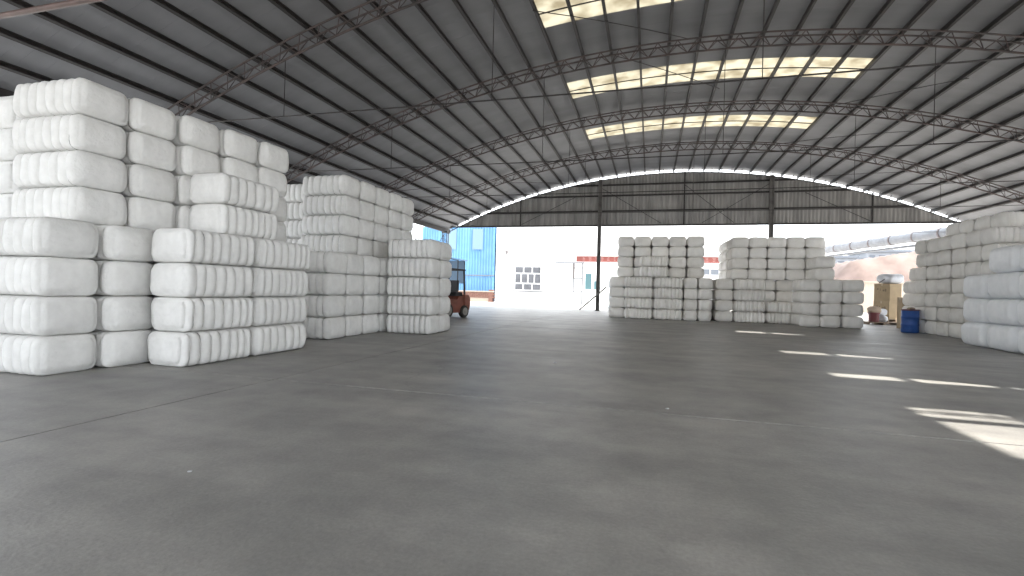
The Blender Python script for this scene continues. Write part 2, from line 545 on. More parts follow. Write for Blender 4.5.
# arched trusses: two top chords, one bottom chord, laced with bent rod
def arc_pt(s, drop, y):
    """s: arc length from the crown"""
    a = s / RC_R
    r = RC_R - drop
    return Vector((RC_X + r * math.sin(a), y, RC_Z + r * math.cos(a)))
S0 = RC_R * math.asin((X_L + .05 - RC_X) / RC_R)
S1 = RC_R * math.asin((X_R - .05 - RC_X) / RC_R)
TIE_Z = 5.72
tlabels = ['arched steel roof truss nearest the camera, its thick reddish tie tube at the upper left',
           'arched steel roof truss, second from the camera, rising above the tall left bales',
           'arched steel roof truss, third from the camera, in front of the widest full skylight',
           'arched steel roof truss, fourth from the camera, between the two farther skylights',
           'arched steel roof truss farthest from the camera, just before the gable wall']
for ti, ty in enumerate(TRUSS_Y):
    t = tag(empty('roof_truss', (RC_X, ty, 0)), tlabels[ti], 'roof truss', 'arched steel roof trusses')
    off = -Vector(t.location)
    def part(mb, name, m='truss', par=None):
        o = mb.build(name, m, t)
        o.location = off
        return o
    n = 60
    for dy in (-.16, .16):
        part(MB().tube([arc_pt(S0 + (S1 - S0) * i / n, .19, ty + dy) for i in range(n + 1)], .026, 6), 'top_chord')
    part(MB().tube([arc_pt(S0 + (S1 - S0) * i / n, .54, ty) for i in range(n + 1)], .030, 6), 'bottom_chord')
    m_ = int((S1 - S0) / 0.30)
    m_ -= m_ % 2
    for dy in (-.16, .16):
        pts = []
        for i in range(m_ + 1):
            s = S0 + (S1 - S0) * i / m_
            pts.append(arc_pt(s, .19, ty + dy) if i % 2 == 0 else arc_pt(s, .54, ty))
        mb = MB()
        for p, q in zip(pts[:-1], pts[1:]):
            mb.bar(p, q, .020)
        part(mb, 'web_lacing')
    for i in range(m_ + 1):
        s = S0 + (S1 - S0) * i / m_
        if i % 3 == 0:
            part(MB().bar(arc_pt(s, .19, ty - .13), arc_pt(s, .19, ty + .13), .022), 'top_batten')
    # straight tie between the feet, with hangers
    sag = lambda x: -.05 * (1 - ((x - RC_X) / 16) ** 2)
    if ti == 0:       # the nearest tie is a thick red-brown tube
        part(MB().tube([(X_L + (X_R - X_L) * i / 20, ty, 5.39) for i in range(21)], .045, 10), 'tie_tube', 'tie_red')
    else:
        part(MB().tube([(X_L + (X_R - X_L) * i / 20, ty, TIE_Z + sag(X_L + (X_R - X_L) * i / 20)) for i in range(21)], .017, 6), 'tie_rod', 'steel')
    for hx in (-9.4, -3.65, 2.07, 7.55, 13.0):
        part(MB().tube([(hx, ty, TIE_Z + sag(hx)), (hx, ty, zr(hx) - .54)], .010, 5), 'hanger_rod', 'steel')

# lattice columns on the eaves
def lattice_column(x, y, label):
    t = tag(empty('lattice_column', (x, y, 0)), label, 'column', 'lattice columns at the eaves')
    top = zr(x) - .3
    sgn = -1 if x < 0 else 1
    for dx in (-.18, .18):
        for dy in (-.14, .14):
            MB().tube([(dx, dy, 0.03), (dx, dy, top)], .03, 6).build('post', 'steel', t)
    for dy in (-.14, .14):
        n = 14
        mb = MB()
        for i in range(n):
            z0, z1 = .1 + (top - .1) * i / n, .1 + (top - .1) * (i + 1) / n
            s = .18 if i % 2 == 0 else -.18
            mb.bar((s, dy, z0), (-s, dy, z1), .022)
        mb.build('web_lacing', 'steel', t)
    MB().box(-.3, .3, -.26, .26, 0.0, .03).build('base_plate', 'steel', t)
    MB().box(-.22, .22, -.18, .18, top - .03, top + .06).build('cap_plate', 'steel', t)
lattice_column(X_L, 16.5, 'dark lattice column end poking out between the two left bale stacks')
lattice_column(X_L, 27.7, 'lattice column at the left eave just beyond the second bale stack')
lattice_column(X_L, 33.6, 'lattice column at the left foot of the gable wall')
lattice_column(X_R, 33.6, 'lattice column at the right foot of the gable wall, behind the bales')
# cross bracing in the open left side
cb = tag(empty('cross_bracing', (X_L, 30.7, 0)), 'thin steel cross bracing in the open bay beside the gable', 'bracing')
for a, b in (((0, -2.6, .3), (0, 2.5, 5.1)), ((0, -2.6, 5.1), (0, 2.5, .3)), ((0, -2.6, 4.4), (0, 2.5, 4.4))):
    MB().tube([a, b], .02, 6).build('brace_rod', 'steel', cb)

# gable wall at the far end: corrugated sheets hung above the opening
wall_back = tag(empty('wall_back', (0, GABLE_Y, 0)), kind='structure')
GB = 5.80
gx0, gx1 = X_L + .1, X_R - .1
nsheet = 38
sw = (gx1 - gx0) / nsheet
def gable_top(x):
    return max(GB + .03, zr(x) - .24)
for i in range(nsheet):
    a, b = gx0 + i * sw, gx0 + (i + 1) * sw
    mb = MB()
    n = 16
    vv = []
    for j in range(n + 1):
        x = a + (b - a) * j / n
        d = .022 if (j % 4) in (1, 2) else -.012
        if j in (0, n):
            d = -.018
        zt = gable_top(x)
        vv += [(x, d, GB), (x, d, zt), (x, d + .012, zt), (x, d + .012, GB)]
    ff = []
    for j in range(n):
        for q in range(4):
            ff.append((j * 4 + q, j * 4 + (q + 1) % 4, (j + 1) * 4 + (q + 1) % 4, (j + 1) * 4 + q))
    ff += [(0, 1, 2, 3), (n * 4 + 3, n * 4 + 2, n * 4 + 1, n * 4)]
    mb.add(vv, ff).build('gable_sheet', 'gable', wall_back)
for z in (5.78, 6.75, 7.79, 8.51):
    half = math.sqrt(max(0.1, RC_R ** 2 - (z + .3 - RC_Z) ** 2)) if z > 5.9 else 15.9
    MB().box(max(gx0, RC_X - half), min(gx1, RC_X + half), -.11, -.03, z - .05, z + .05).build('girt', 'steel', wall_back)
for x in (-8.97, 2.0, 12.57):
    MB().box(x - .04, x + .04, -.10, -.04, GB, gable_top(x) + .1).build('gable_stud', 'steel', wall_back)
for (xa, za, xb, zb) in ((-3.3, 8.3, .6, 5.9), (7.0, 8.3, 3.1, 5.9), (-8.9, 5.9, -5.0, 7.8), (12.5, 5.9, 9.0, 7.7), (2.0, 8.4, 5.0, 5.9)):
    MB().bar((xa, -.07, za), (xb, -.07, zb), .026).build('gable_brace', 'steel', wall_back)
n = 60
MB().tube([arc_pt(S0 + (S1 - S0) * i / n, .29, -.12) for i in range(n + 1)], .03, 6).build('gable_arch', 'steel', wall_back)
mb = MB()
for i in range(56):
    s = S0 + (S1 - S0) * (i + .5) / 56
    mb.bar(arc_pt(s, .02, -.1), arc_pt(s, .30, -.1), .035)
for i in range(1):
    mb.build('gap_strut', 'steel', wall_back)
for (x, lab) in ((-3.39, 'tall dark steel gable post standing left of the centre stack'), (7.1, 'dark steel gable post half hidden behind the right centre stack')):
    gp = tag(empty('gable_post', (x, GABLE_Y - .28, 0)), lab, 'post', 'steel posts carrying the gable')
    top = zr(x) - .25
    MB().box(-.10, .10, -.012, .012, .02, top).build('web_plate', 'post', gp)
    for dx in (-.11, .11):
        MB().box(dx - .012, dx + .012, -.10, .10, .02, top).build('flange', 'post', gp)
    MB().box(-.2, .2, -.2, .2, 0, .02).build('base_plate', 'steel', gp)
pole = MB().tube([(-2.80, GABLE_Y - .62, 1.62), (-4.55, GABLE_Y - .70, .05)], .05, 8).build('prop_pole', 'pole')
tag(pole, 'slanting grey prop pole leaning beside the tall gable post', 'pole')
wire = MB().tube([(7.3, GABLE_Y - .3, 5.36), (11.0, GABLE_Y - .2, 5.22), (X_R, GABLE_Y + .1, 5.26)], .016, 6).build('cable', 'steel')
tag(wire, 'thin dark cable strung across the opening under the gable at right', 'cable')

# unseen corrugated side walls added to limit daylight: low, open above
def added_side_wall(name, x, y0, y1, top):
    w = tag(empty(name, (x, 0, 0)), kind='structure')
    n = int(round((y1 - y0) / 1.4))
    st = (y1 - y0) / n
    for i in range(n):
        a_, b_ = y0 + i * st, y0 + (i + 1) * st - .004
        vv, ff = [], []
        q = 16
        for j in range(q + 1):
            y = a_ + (b_ - a_) * j / q
            d = .03 if j % 4 in (1, 2) else 0.0
            vv += [(d, y, 0.0), (d, y, top), (d + .02, y, top), (d + .02, y, 0.0)]
        for j in range(q):
            for s_ in range(4):
                ff.append((j * 4 + s_, j * 4 + (s_ + 1) % 4, (j + 1) * 4 + (s_ + 1) % 4, (j + 1) * 4 + s_))
        ff += [(0, 1, 2, 3), (q * 4 + 3, q * 4 + 2, q * 4 + 1, q * 4)]
        MB().add(vv, ff).build('wall_sheet', 'gable', w)
added_side_wall('wall_right_added', X_R + .28, ROOF_Y0, 33.2, 1.5)
added_side_wall('wall_left_added', X_L - .34, ROOF_Y0, 27.2, 2.4)
# unseen hanging gable behind the camera, added to cut daylight from the front
wall_front_added = tag(empty('wall_front_added', (0, ROOF_Y0 + .1, 0)), kind='structure')
for i in range(19):
    a_, b_ = gx0 + i * 2 * sw, gx0 + (i + 1) * 2 * sw
    top = [(b_ - (b_ - a_) * j / 6, max(GB + .05, zr(b_ - (b_ - a_) * j / 6) - .06)) for j in range(7)]
    MB().prism([(a_, GB), (b_, GB)] + top, -.02, .02).build('gable_sheet', 'gable', wall_front_added)

# ------------------------------------------------------------------ bales
BL, BW, BH = 1.385, 0.795, 0.525
def bale_mesh(name, m, L=BL, W=BW, H=BH, ridges=8, seed=0, depth=.030, rad=.115, per=6, ny=9, nz=7, soft=0.0, wrapbands=0):
    rg = random.Random(seed)
    a, b, c = L / 2 - .022, W / 2 - .018, (H - .004) / 2
    nx = ridges * per
    ph = [rg.uniform(0, 6.28) for _ in range(12)]
    rw = [rg.uniform(.85, 1.15) for _ in range(ridges)]
    sm = sum(rw)
    edges = [0]
    for w_ in rw:
        edges.append(edges[-1] + w_ / sm)
    puff = [rg.uniform(.7, 1.25) for _ in range(ridges)]
    us = []
    for i in range(ridges):
        for j in range(per):
            tt = (-1, -.86, -.5, 0, .5, .86)[j] if per == 6 else 2 * j / per - 1
            us.append((edges[i] + (edges[i + 1] - edges[i]) * (tt + 1) / 2, i, tt))
    us.append((1.0, ridges - 1, 1.0))
    def grid(kn):
        return [math.sin(math.pi * .5 * (2 * i / kn - 1)) * .5 + (2 * i / kn - 1) * .5 for i in range(kn + 1)]
    gy, gz = grid(ny), grid(nz)
    verts, idx, faces = [], {}, []
    def vert(ix, iy, iz):
        key = (ix, iy, iz)
        if key in idx:
            return idx[key]
        u, ri, t = us[ix]
        p = Vector(((2 * u - 1) * a, gy[iy] * b, gz[iz] * c))
        r = rad
        ex = 1.0 if soft else .75
        ic = Vector((a - r * ex, b - r, c - r))
        q = Vector((max(-ic.x, min(ic.x, p.x)), max(-ic.y, min(ic.y, p.y)), max(-ic.z, min(ic.z, p.z))))
        d = p - q
        sc = Vector((ex * r, r, r))
        dn = Vector((d.x / sc.x, d.y / sc.y, d.z / sc.z))
        if dn.length > 1e-6:
            # keep the side facing outwards while rounding edges and corners
            mx = max(abs(dn.x), abs(dn.y), abs(dn.z))
            dn = dn.normalized() * mx
            P = q + Vector((dn.x * sc.x, dn.y * sc.y, dn.z * sc.z))
        else:
            P = p
        yn, zn, xn = P.y / b, P.z / c, P.x / a
        # pillows between the ties
        g = 1 - math.sqrt(max(0, 1 - (t * .97) ** 2))
        dep = depth * g * puff[ri]
        endf = min(1.0, (1 - abs(xn)) / .05)
        k = 1 - (dep * endf) / b
        kz = 1 - (dep * .45 * endf) / c
        side = max(0.0, (abs(yn) - .55) / .45)
        P.y *= 1 - (1 - k) * (1 if abs(yn) > .4 else abs(yn) / .4)
        P.z *= kz
        # bulging ends and sides
        if abs(xn) > .93:
            P.x += math.copysign(1, P.x) * (.028 * (1 - yn * yn) * (1 - zn * zn))
        P.y += math.copysign(1, P.y) * .016 * (1 - zn * zn) * (abs(yn) > .8)
        w1 = .008 * math.sin(5 * P.x + ph[0] + 3 * P.z) + .007 * math.sin(9 * P.y + ph[1] + 4 * P.x) + .005 * math.sin(17 * P.x + 13 * P.z + ph[2])
        w2 = .007 * math.sin(8 * P.z + 6 * P.y + ph[3]) + .006 * math.sin(11 * P.y - 7 * P.z + ph[4]) + .005 * math.sin(23 * P.y + 19 * P.z + ph[6])
        P.y += w1 * (1 if yn > 0 else -1) * min(1, abs(yn))
        P.x += w2 * (1 if xn > 0 else -1) * (abs(xn) ** 4)
        P.x += soft * .02 * math.sin(6 * P.z + ph[5])
        P.z = max(-c, min(c, P.z))
        idx[key] = len(verts)
        verts.append((P.x, P.y, P.z + c))
        return idx[key]
    for i in range(nx):
        for j in range(ny):
            for s in (0, nz):
                faces.append((vert(i, j, s), vert(i + 1, j, s), vert(i + 1, j + 1, s), vert(i, j + 1, s)))
        for j in range(nz):
            for s in (0, ny):
                faces.append((vert(i, s, j), vert(i + 1, s, j), vert(i + 1, s, j + 1), vert(i, s, j + 1)))
    for i in range(ny):
        for j in range(nz):
            for s in (0, nx):
                faces.append((vert(s, i, j), vert(s, i + 1, j), vert(s, i + 1, j + 1), vert(s, i, j + 1)))
    mb = MB().add(verts, faces)
    me = mb.mesh(name, m, smooth=True)
    # ties sit in the grooves
    ties = []
    for e in edges[1:-1]:
        x = (2 * e - 1) * a
        yy, zz, r = b - depth * .62, c - depth * .25, rad * .9
        pts = []
        for (cy_, cz_, a0) in ((yy - r, zz - r, 0), (-(yy - r), zz - r, 90), (-(yy - r), -(zz - r), 180), (yy - r, -(zz - r), 270)):
            for q in range(4):
                an = math.radians(a0 + 30 * q)
                pts.append((0, cy_ + r * math.cos(an), cz_ + r * math.sin(an) + c))
        # one tie per groove
        ties.append((x, MB().tube(pts, .005, 4, closed=True).mesh('tie_wire', 'wire')))
    return me, ties

NEAR = [bale_mesh('bale_body', 'bale', seed=i, depth=(.078, .064, .082, .070)[i % 4], ridges=(8, 7, 8, 8)[i % 4]) for i in range(6)]
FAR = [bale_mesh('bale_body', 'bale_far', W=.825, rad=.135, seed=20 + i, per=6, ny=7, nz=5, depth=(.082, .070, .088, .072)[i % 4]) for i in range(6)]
WRAP = [bale_mesh('bale_body', 'wrap', L=1.30, W=.98, H=.70, ridges=5, seed=40 + i, depth=.010, rad=.19, soft=1.0) for i in range(4)]

def bale(x0, y0, tier, lie, label, group, kinds=NEAR, h=BH, ties=False, yaw=0.0, jit=.012, narrow=1.0):
    """x0,y0: lower left corner of the footprint; lie 'X' = long side along x, 'Y' = along y"""
    vi = rng.randrange(len(kinds))
    me, tw = kinds[vi]
    if kinds is WRAP:
        L, W = 1.30, .98
    else:
        L, W = BL, (.825 if kinds is FAR else BW)
    W *= narrow
    dx, dy = (L, W) if lie == 'X' else (W, L)
    rz = (0 if lie == 'X' else math.pi / 2) + rng.choice((0, math.pi)) + math.radians(rng.uniform(-.7, .7) + yaw)
    loc = (x0 + dx / 2 + rng.uniform(-jit, jit), y0 + dy / 2 + rng.uniform(-jit, jit), tier * h)
    if ties:
        t = empty('fibre_bale', loc, rz)
        link('bale_body', me, t)
        for x, m_ in tw:
            w_ = link('tie_wire', m_, t)
            w_.location = (x, 0, 0)
    else:
        t = link('fibre_bale', me)
        t.location = loc
        t.rotation_euler = (0, 0, rz)
        t.scale = (1, narrow, 1)
    tag(t, label, 'bale', group)
    return t

# --- left stack: eight tiers
GL = 'bales of the tall stack at left'
for k in range(4):
    tn = ORD[k]
    bale(-8.93, 4.47, k, 'X', f'white ribbed bale on the near corner of the left stack, {tn} tier', GL, ties=True)
    bale(-8.88, 5.29, k, 'X', f'smooth white bale end right of the near corner column, {tn} tier, left stack', GL, ties=True)
colx = [-7.86, -7.82, -7.72, -7.64, -7.57]
coly = [5.05, 5.85, 6.65, 7.45, 8.25]
cn = ['near corner', 'second', 'third', 'fourth', 'farthest']
for i in range(5):
    for k in range(4, 8):
        dx = .03 if k == 4 else 0
        bale(colx[i] - BL + dx + rng.uniform(-.02, .02), coly[i], k, 'X',
             f'white bale high on the left stack, {cn[i]} column, {ORD[k]} tier' + (' on top' if k == 7 else ''), GL, ties=(i < 2))
for k in range(4, 8):
    bale(-10.46, 5.36, k, 'Y', f'dim white bale at the left picture edge, {ORD[k]} tier' + (', just under the roof' if k == 7 else ''), GL)
for i in range(4):   # carry the upper columns
    for k in range(4):
        if True:
            bale(-8.9, 6.12 + .8 * i, k, 'X', f'white bale inside the left stack, {ORD[k]} tier, {NTH[i]} behind the side row', GL)
# the row along the aisle
GC = 'bales of the low row along the left aisle'
for k in range(4):
    sh = (0, .0, .02, .02)[k]
    bale(-7.40 + sh, 5.74 + (.0, .03, .0, .0)[k], k, 'Y', f'nearer ribbed bale of the aisle row before the left stack, {ORD[k]} tier', GC, ties=True)
    bale(-7.40 + sh, 7.14 + (.0, .03, .0, .05)[k], k, 'Y', f'farther ribbed bale of the aisle row before the left stack, {ORD[k]} tier', GC, ties=True)
for k in (4, 5):
    bale(-7.66, 6.60, k, 'Y', f'ribbed bale lying alone on the aisle row, {"lower" if k == 4 else "upper"} of two', GC, ties=True)

# --- second left stack
GB2 = 'bales of the second stack at left'
for i in range(7):
    for k in range(4):
        if i > 3 and k < 3:
            continue
        if i > 4:
            continue
        bale(-7.22 - BL + rng.uniform(-.02, .02), 9.98 + .80 * i, k, 'X',
             f'white bale low in the second left stack, {["front","second","third","fourth","fifth"][i]} column, {ORD[k]} tier', GB2, ties=(i == 0))
for i in range(5):
    for k in range(4, 8):
        bale(-7.68 - BL + rng.uniform(-.02, .02), 11.18 + .80 * i, k, 'X',
             f'white bale high in the second left stack, {["front","second","third","fourth","farthest"][i]} column, {ORD[k]} tier', GB2, ties=(i == 0))
# upper columns at the back stand on these
for k in range(4):
    bale(-8.9, 14.0, k, 'X', f'white bale at the back of the second left stack, {ORD[k]} tier', GB2)
for k in range(2, 8):
    bale(-10.47, 12.0, k, 'X', f'dim bale glimpsed in the slot between the two left stacks, {ORD[k]} tier', GB2)
    bale(-11.88, 12.1, k, 'X', f'dim bale deep in the slot between the two left stacks, {ORD[k]} tier', GB2)
GD = 'bales of the low stack by the forklift'
for k in range(5):
    bale(-5.73 - BL, 12.32, k, 'X', f'ribbed bale facing the camera in the low stack by the forklift, {ORD[k]} tier', GD, ties=True)
    bale(-5.74 - BL, 13.14, k, 'X', f'rear bale of the low stack by the forklift, smooth end showing, {ORD[k]} tier', GD)

# --- centre stack
GE = 'bales of the stack left of centre'
for k in range(4):
    bale(-2.05, 25.95, k, 'Y', f'white bale in the leftmost low column of the centre stack, {ORD[k]} tier', GE, FAR)
    bale(-1.24, 25.30, k, 'X', f'ribbed bale in the centre stack, left of two ribbed columns, {ORD[k]} tier', GE, FAR)
    bale(.17, 25.30, k, 'X', f'ribbed bale in the centre stack, right of two ribbed columns, {ORD[k]} tier', GE, FAR)
    bale(1.585, 25.50, k, 'Y', f'smooth bale end right of the ribbed columns, centre stack, {ORD[k]} tier', GE, FAR, narrow=.79)
    bale(2.25, 25.50, k, 'Y', f'smooth bale in the rightmost low column of the centre stack, {ORD[k]} tier', GE, FAR, narrow=.79)
for k in range(4):
    for i in range(2):
        if i == 0:
            bale(-.10, 26.16, k, 'X', f'shaded bale inside the centre stack behind the ribbed columns, {ORD[k]} tier', GE, FAR)
for k in range(3):  # taller hidden bales added so daylight cannot pass the tier seams
    for i in range(4):
        bale(-2.2 + 1.32 * i, 27.56, k, 'X', f'big light-blocking bale at the back of the centre stack, {NTH[i]} from left, {ORD[k]} tier', GE, WRAP, h=.70)
for k in range(4, 8):
    for i in range(3):
        bale(-1.60 + 1.40 * i, 27.56, k, 'X', f'shaded bale behind the upper centre stack, {["left","middle","right"][i]}, {ORD[k]} tier', GE, FAR)
for i in range(5):
    for k in range(4, 8):
        bale(-1.68 + .855 * i, 26.14, k, 'Y', f'white bale end in the upper centre stack, {NTH[i]} column from left, {ORD[k]} tier', GE, FAR)
for k in (4, 5):
    bale(-.53, 25.30, k, 'X', f'ribbed bale set before the upper centre stack, {"lower" if k == 4 else "upper"} of two', GE, FAR)

# --- right of centre stack
GF = 'bales of the stack right of centre'
for k in range(4):
    bale(3.08, 25.95, k, 'Y', f'white bale in the left low column of the right centre stack, {ORD[k]} tier', GF, FAR)
    bale(3.06, 27.46, k, 'Y', f'white bale behind the left low column, right centre stack, {ORD[k]} tier', GF, FAR)
    bale(3.92, 25.74, k, 'X', f'ribbed bale in the right centre stack, {ORD[k]} tier', GF, FAR)
for k in range(2):
    bale(5.34, 25.76, k, 'X', f'ribbed bale half hidden by the front block, right centre stack, {ORD[k]} tier', GF, FAR)
for k in range(2, 4):
    bale(5.07, 26.66, k, 'Y', f'recessed bale end beside the ribbed bale, right centre stack, {ORD[k]} tier', GF, FAR)
    bale(5.91, 26.66, k, 'Y', f'recessed bale end beside the front block, right centre stack, {ORD[k]} tier', GF, FAR)
for i in range(5):
    for k in range(4, 8):
        bale(3.84 + .832 * i, 26.62, k, 'Y', f'white bale end in the upper right centre stack, {NTH[i]} column from left, {ORD[k]} tier', GF, FAR)
for r in range(1, 3):
    for k in range(4, 8):
        bale(3.84 - .05 * r, 26.62 + 1.4 * r, k, 'Y', f'ribbed bale {"in the middle" if r == 1 else "at the back"} of the upper left flank, right centre stack, {ORD[k]} tier', GF, FAR)
for k in (4, 5):
    bale(6.98 + .03 * k, 25.05, k, 'Y', f'loose bale set on the front block, right centre stack, {"lower" if k == 4 else "upper"} of two', GF, FAR)
for i in range(3):
    for k in range(4):
        bale(6.34 + .826 * i, 24.32, k, 'Y', f'bale end in the low front block, right centre stack, {["left","middle","right"][i]} column, {ORD[k]} tier', GF, FAR)
# what shows dark through the gaps, and carries the upper columns
for k in range(4):
    if k < 2:
        bale(3.95, 26.63, k, 'X', f'shaded bale behind the ribbed column, right centre stack, {ORD[k]} tier', GF, FAR)
    if k < 2:
        bale(5.36, 26.63, k, 'X', f'shaded bale behind the half hidden ribbed bale, right centre stack, {ORD[k]} tier', GF, FAR)
    if k < 3:  # hidden taller bales, added to stop daylight leaking between tiers
        for i in range(2):
            bale(4.82 + 1.34 * i, 28.12, k, 'X', f'big light-blocking bale at the back of the right centre stack, {["left","right"][i]}, {ORD[k]} tier', GF, WRAP, h=.70)
for k in (1, 2):
    bale(3.93, 27.48, k, 'Y', f'shaded bale inside the left flank, right centre stack, {ORD[k]} tier', GF, FAR)
for k in range(4, 8):
    for i in range(3):
        bale(4.68 + 1.2 * i, 28.04, k, 'X', f'shaded bale behind the upper right centre stack, {["left","middle","right"][i]}, {ORD[k]} tier', GF, FAR) if i != 1 else None
for k in (3,):
    for i in range(2):
        bale(6.88 + .84 * i, 26.62, k, 'Y', f'white bale under the {["fourth","fifth"][i]} upper column, right centre stack', GF, FAR)
    for r in range(2):
        bale(3.93, 27.48 + 1.4 * r, k, 'Y', f'white bale carrying the {"middle" if r == 0 else "back"} flank, right centre stack', GF, FAR)

# --- right stacks
GG = 'big wrapped bales at the right edge'
wy = [16.90, 15.56, 14.22]
wx = [9.06, 8.96, 8.86]
wl = ['far', 'middle', 'near']
for i in range(3):
    for k in range(3 if i == 0 else 4):
        t = bale(wx[i], wy[i], k, 'Y', f'big plastic wrapped bale at the right picture edge, {wl[i]} column, {ORD[k]} tier', GG, WRAP, h=.70, yaw=-4.3)
GH = 'bales of the long stack at right'
hn = ['farthest', 'second farthest', 'third farthest', 'third nearest', 'second nearest', 'nearest']
for i in range(6):
    for k in range(7):
        xo = 10.30 + rng.uniform(-.03, .03)
        bale(xo, 23.0 - .83 * i, k, 'X', f'white bale end in the long right stack, {hn[i]} column, {ORD[k]} tier', GH, FAR)
for i in range(4):
    bale(10.75, 20.1 + .86 * (i - 1), 7, 'X', f'white bale on top of the long right stack, {["nearest","second","third","farthest"][i]} of four', GH, FAR)
for i, (xx, kk) in enumerate(((10.46, 5), (10.62, 4))):
    for k in range(kk):
        bale(xx, 23.86 + .85 * i, k, 'X', f'bale end stepping down behind the blue drum, {["nearer","farther"][i]} column, {ORD[k]} tier', GH, FAR)
for i in range(3):
    for k in range(8):
        if k < 4 and i < 3:
            continue
        bale(11.35, 17.3 - 1.42 * i, k, 'Y', f'ribbed bale above the wrapped bales at right, {["far","middle","near"][i]} column, {ORD[k]} tier', GH, FAR)
# a back row the ribbed bales stand on
for i in range(3):
    bale(11.35, 17.3 - 1.42 * i, 3, 'Y', f'bale under the ribbed bales at right, {["far","middle","near"][i]} column', GH, FAR)
    for k in range(3):
        bale(11.35, 17.3 - 1.42 * i, k, 'Y', f'bale behind the wrapped bales at right, {["far","middle","near"][i]} column, {ORD[k]} tier', GH, FAR)

# ------------------------------------------------------------------ forklift
fk = tag(empty('forklift', (-8.66, 20.0, 0), math.atan2(-.95, -.30)), 'orange red forklift with black overhead guard behind the low bale stack', 'forklift')
# local +x is forward
body = [(-1.05, .30), (-1.12, .50), (-1.10, .82), (-.98, .92), (-.45, .95), (-.35, .80), (.30, .74), (.42, .58), (.42, .30), (.20, .22), (-.55, .22), (-.8, .30)]
MB().prism(body, -.48, .48).build('chassis', 'red_paint', fk, bevel=.03)
cw = [(-1.18, .32), (-1.26, .58), (-1.22, .92), (-1.08, 1.02), (-.80, 1.02), (-.80, .32)]
MB().prism(cw, -.52, .52).build('counterweight', 'red_paint', fk, bevel=.05)
MB().prism([(-.78, .94), (-.30, .94), (-.30, 1.12), (-.76, 1.12)], -.42, .42).build('engine_cover', 'black', fk, bevel=.02)
MB().box(-.66, -.14, -.26, .26, 1.10, 1.22).build('seat', 'black', fk, bevel=.03)
MB().box(-.74, -.60, -.25, .25, 1.16, 1.64).build('seat_back', 'black', fk, bevel=.04)
MB().prism([(.24, .70), (.44, .70), (.36, 1.24), (.24, 1.20)], -.42, .42).build('dashboard', 'black', fk, bevel=.02)
MB().tube([(.12 + .0 * 1, 0, 1.42), (.30, 0, 1.20)], .02, 8).build('steering_column', 'black', fk)
MB().tube([(.10 + .06 * math.cos(a_) , .17 * math.sin(a_), 1.43 + .16 * math.cos(a_) * .6) for a_ in [2 * math.pi * i / 20 for i in range(20)]], .014, 6, closed=True).build('steering_wheel', 'black', fk)
for s in (-.46, .46):
    MB().bar((.42, s, .85), (.16, s, 2.10), .06).build('front_pillar', 'black', fk)
    MB().bar((-.86, s, .98), (-.80, s, 2.10), .06).build('rear_pillar', 'black', fk)
g_ = MB()
for s in (-.46, .46):
    g_.bar((-.86, s, 2.10), (.26, s, 2.12), .06)
g_.bar((-.85, -.49, 2.10), (-.85, .49, 2.10), .06)
g_.bar((.24, -.49, 2.12), (.24, .49, 2.12), .06)
guard = g_.build('overhead_guard', 'black', fk)
for i in range(5):
    MB().bar((-.65 + .18 * i, -.45, 2.11), (-.65 + .18 * i, .45, 2.11), .035).build('guard_bar', 'black', guard)
def wheel(x, y, r, w_):
    sgn = 1 if y > 0 else -1
    t = MB().lathe([(r * .62, -w_ / 2), (r * .9, -w_ / 2), (r, -w_ * .32), (r, w_ * .32), (r * .9, w_ / 2), (r * .62, w_ / 2)], 28, axis='Y').build('wheel', 'rubber', fk, smooth=False)
    t.location = (x, y, r)
    MB().lathe([(r * .15, w_ * .40), (r * .6, w_ * .46), (r * .64, w_ * .52), (r * .3, w_ * .54), (r * .1, w_ * .62)] if sgn > 0 else [(r * .15, -w_ * .40), (r * .6, -w_ * .46), (r * .64, -w_ * .52), (r * .3, -w_ * .54), (r * .1, -w_ * .62)], 20, axis='Y').build('hub', 'hub', t)
wheel(.33, .46, .33, .24)
wheel(.33, -.46, .33, .24)
wheel(-.82, .46, .27, .20)
wheel(-.82, -.46, .27, .20)
for s in (-.34, .34):
    MB().box(.58, .70, s - .05, s + .05, .10, 2.05).build('mast_rail', 'black', fk)
    MB().prism([(.80, .06), (1.75, .05), (1.75, .07), (.84, .11), (.84, .60), (.79, .60)], s - .06, s + .06).build('fork', 'black', fk)
for z in (.45, 1.2, 1.98):
    MB().box(.60, .68, -.34, .34, z - .04, z + .04).build('mast_crossbar', 'black', fk)
MB().box(.71, .79, -.48, .48, .30, .62).build('carriage', 'black', fk)
MB().tube([(.66, 0, .2), (.66, 0, 1.5)], .045, 10).build('lift_cylinder', 'grey_metal', fk)

# ------------------------------------------------------------------ drum, boxes and clutter by the right stack
dr = tag(empty('plastic_drum', (9.93, 23.1, 0)), 'blue plastic drum with a dark rim at the foot of the right stack', 'drum')
MB().lathe([(.26, 0), (.285, .02), (.29, .08), (.285, .28), (.297, .30), (.297, .33), (.285, .35), (.285, .58), (.297, .60), (.297, .63), (.285, .65), (.285, .86), (.27, .885), (.255, .89)], 32).build('body', 'blue_drum', dr, smooth=True)
MB().lathe([(.262, .872), (.298, .872), (.302, .905), (.285, .925), (.262, .925), (.25, .90)], 32).build('rim', 'drum_rim', dr)
MB().lathe([(.03, .895), (.035, .925), (.02, .93)], 12, center=(.13, 0, 0)).build('bung', 'drum_rim', dr)

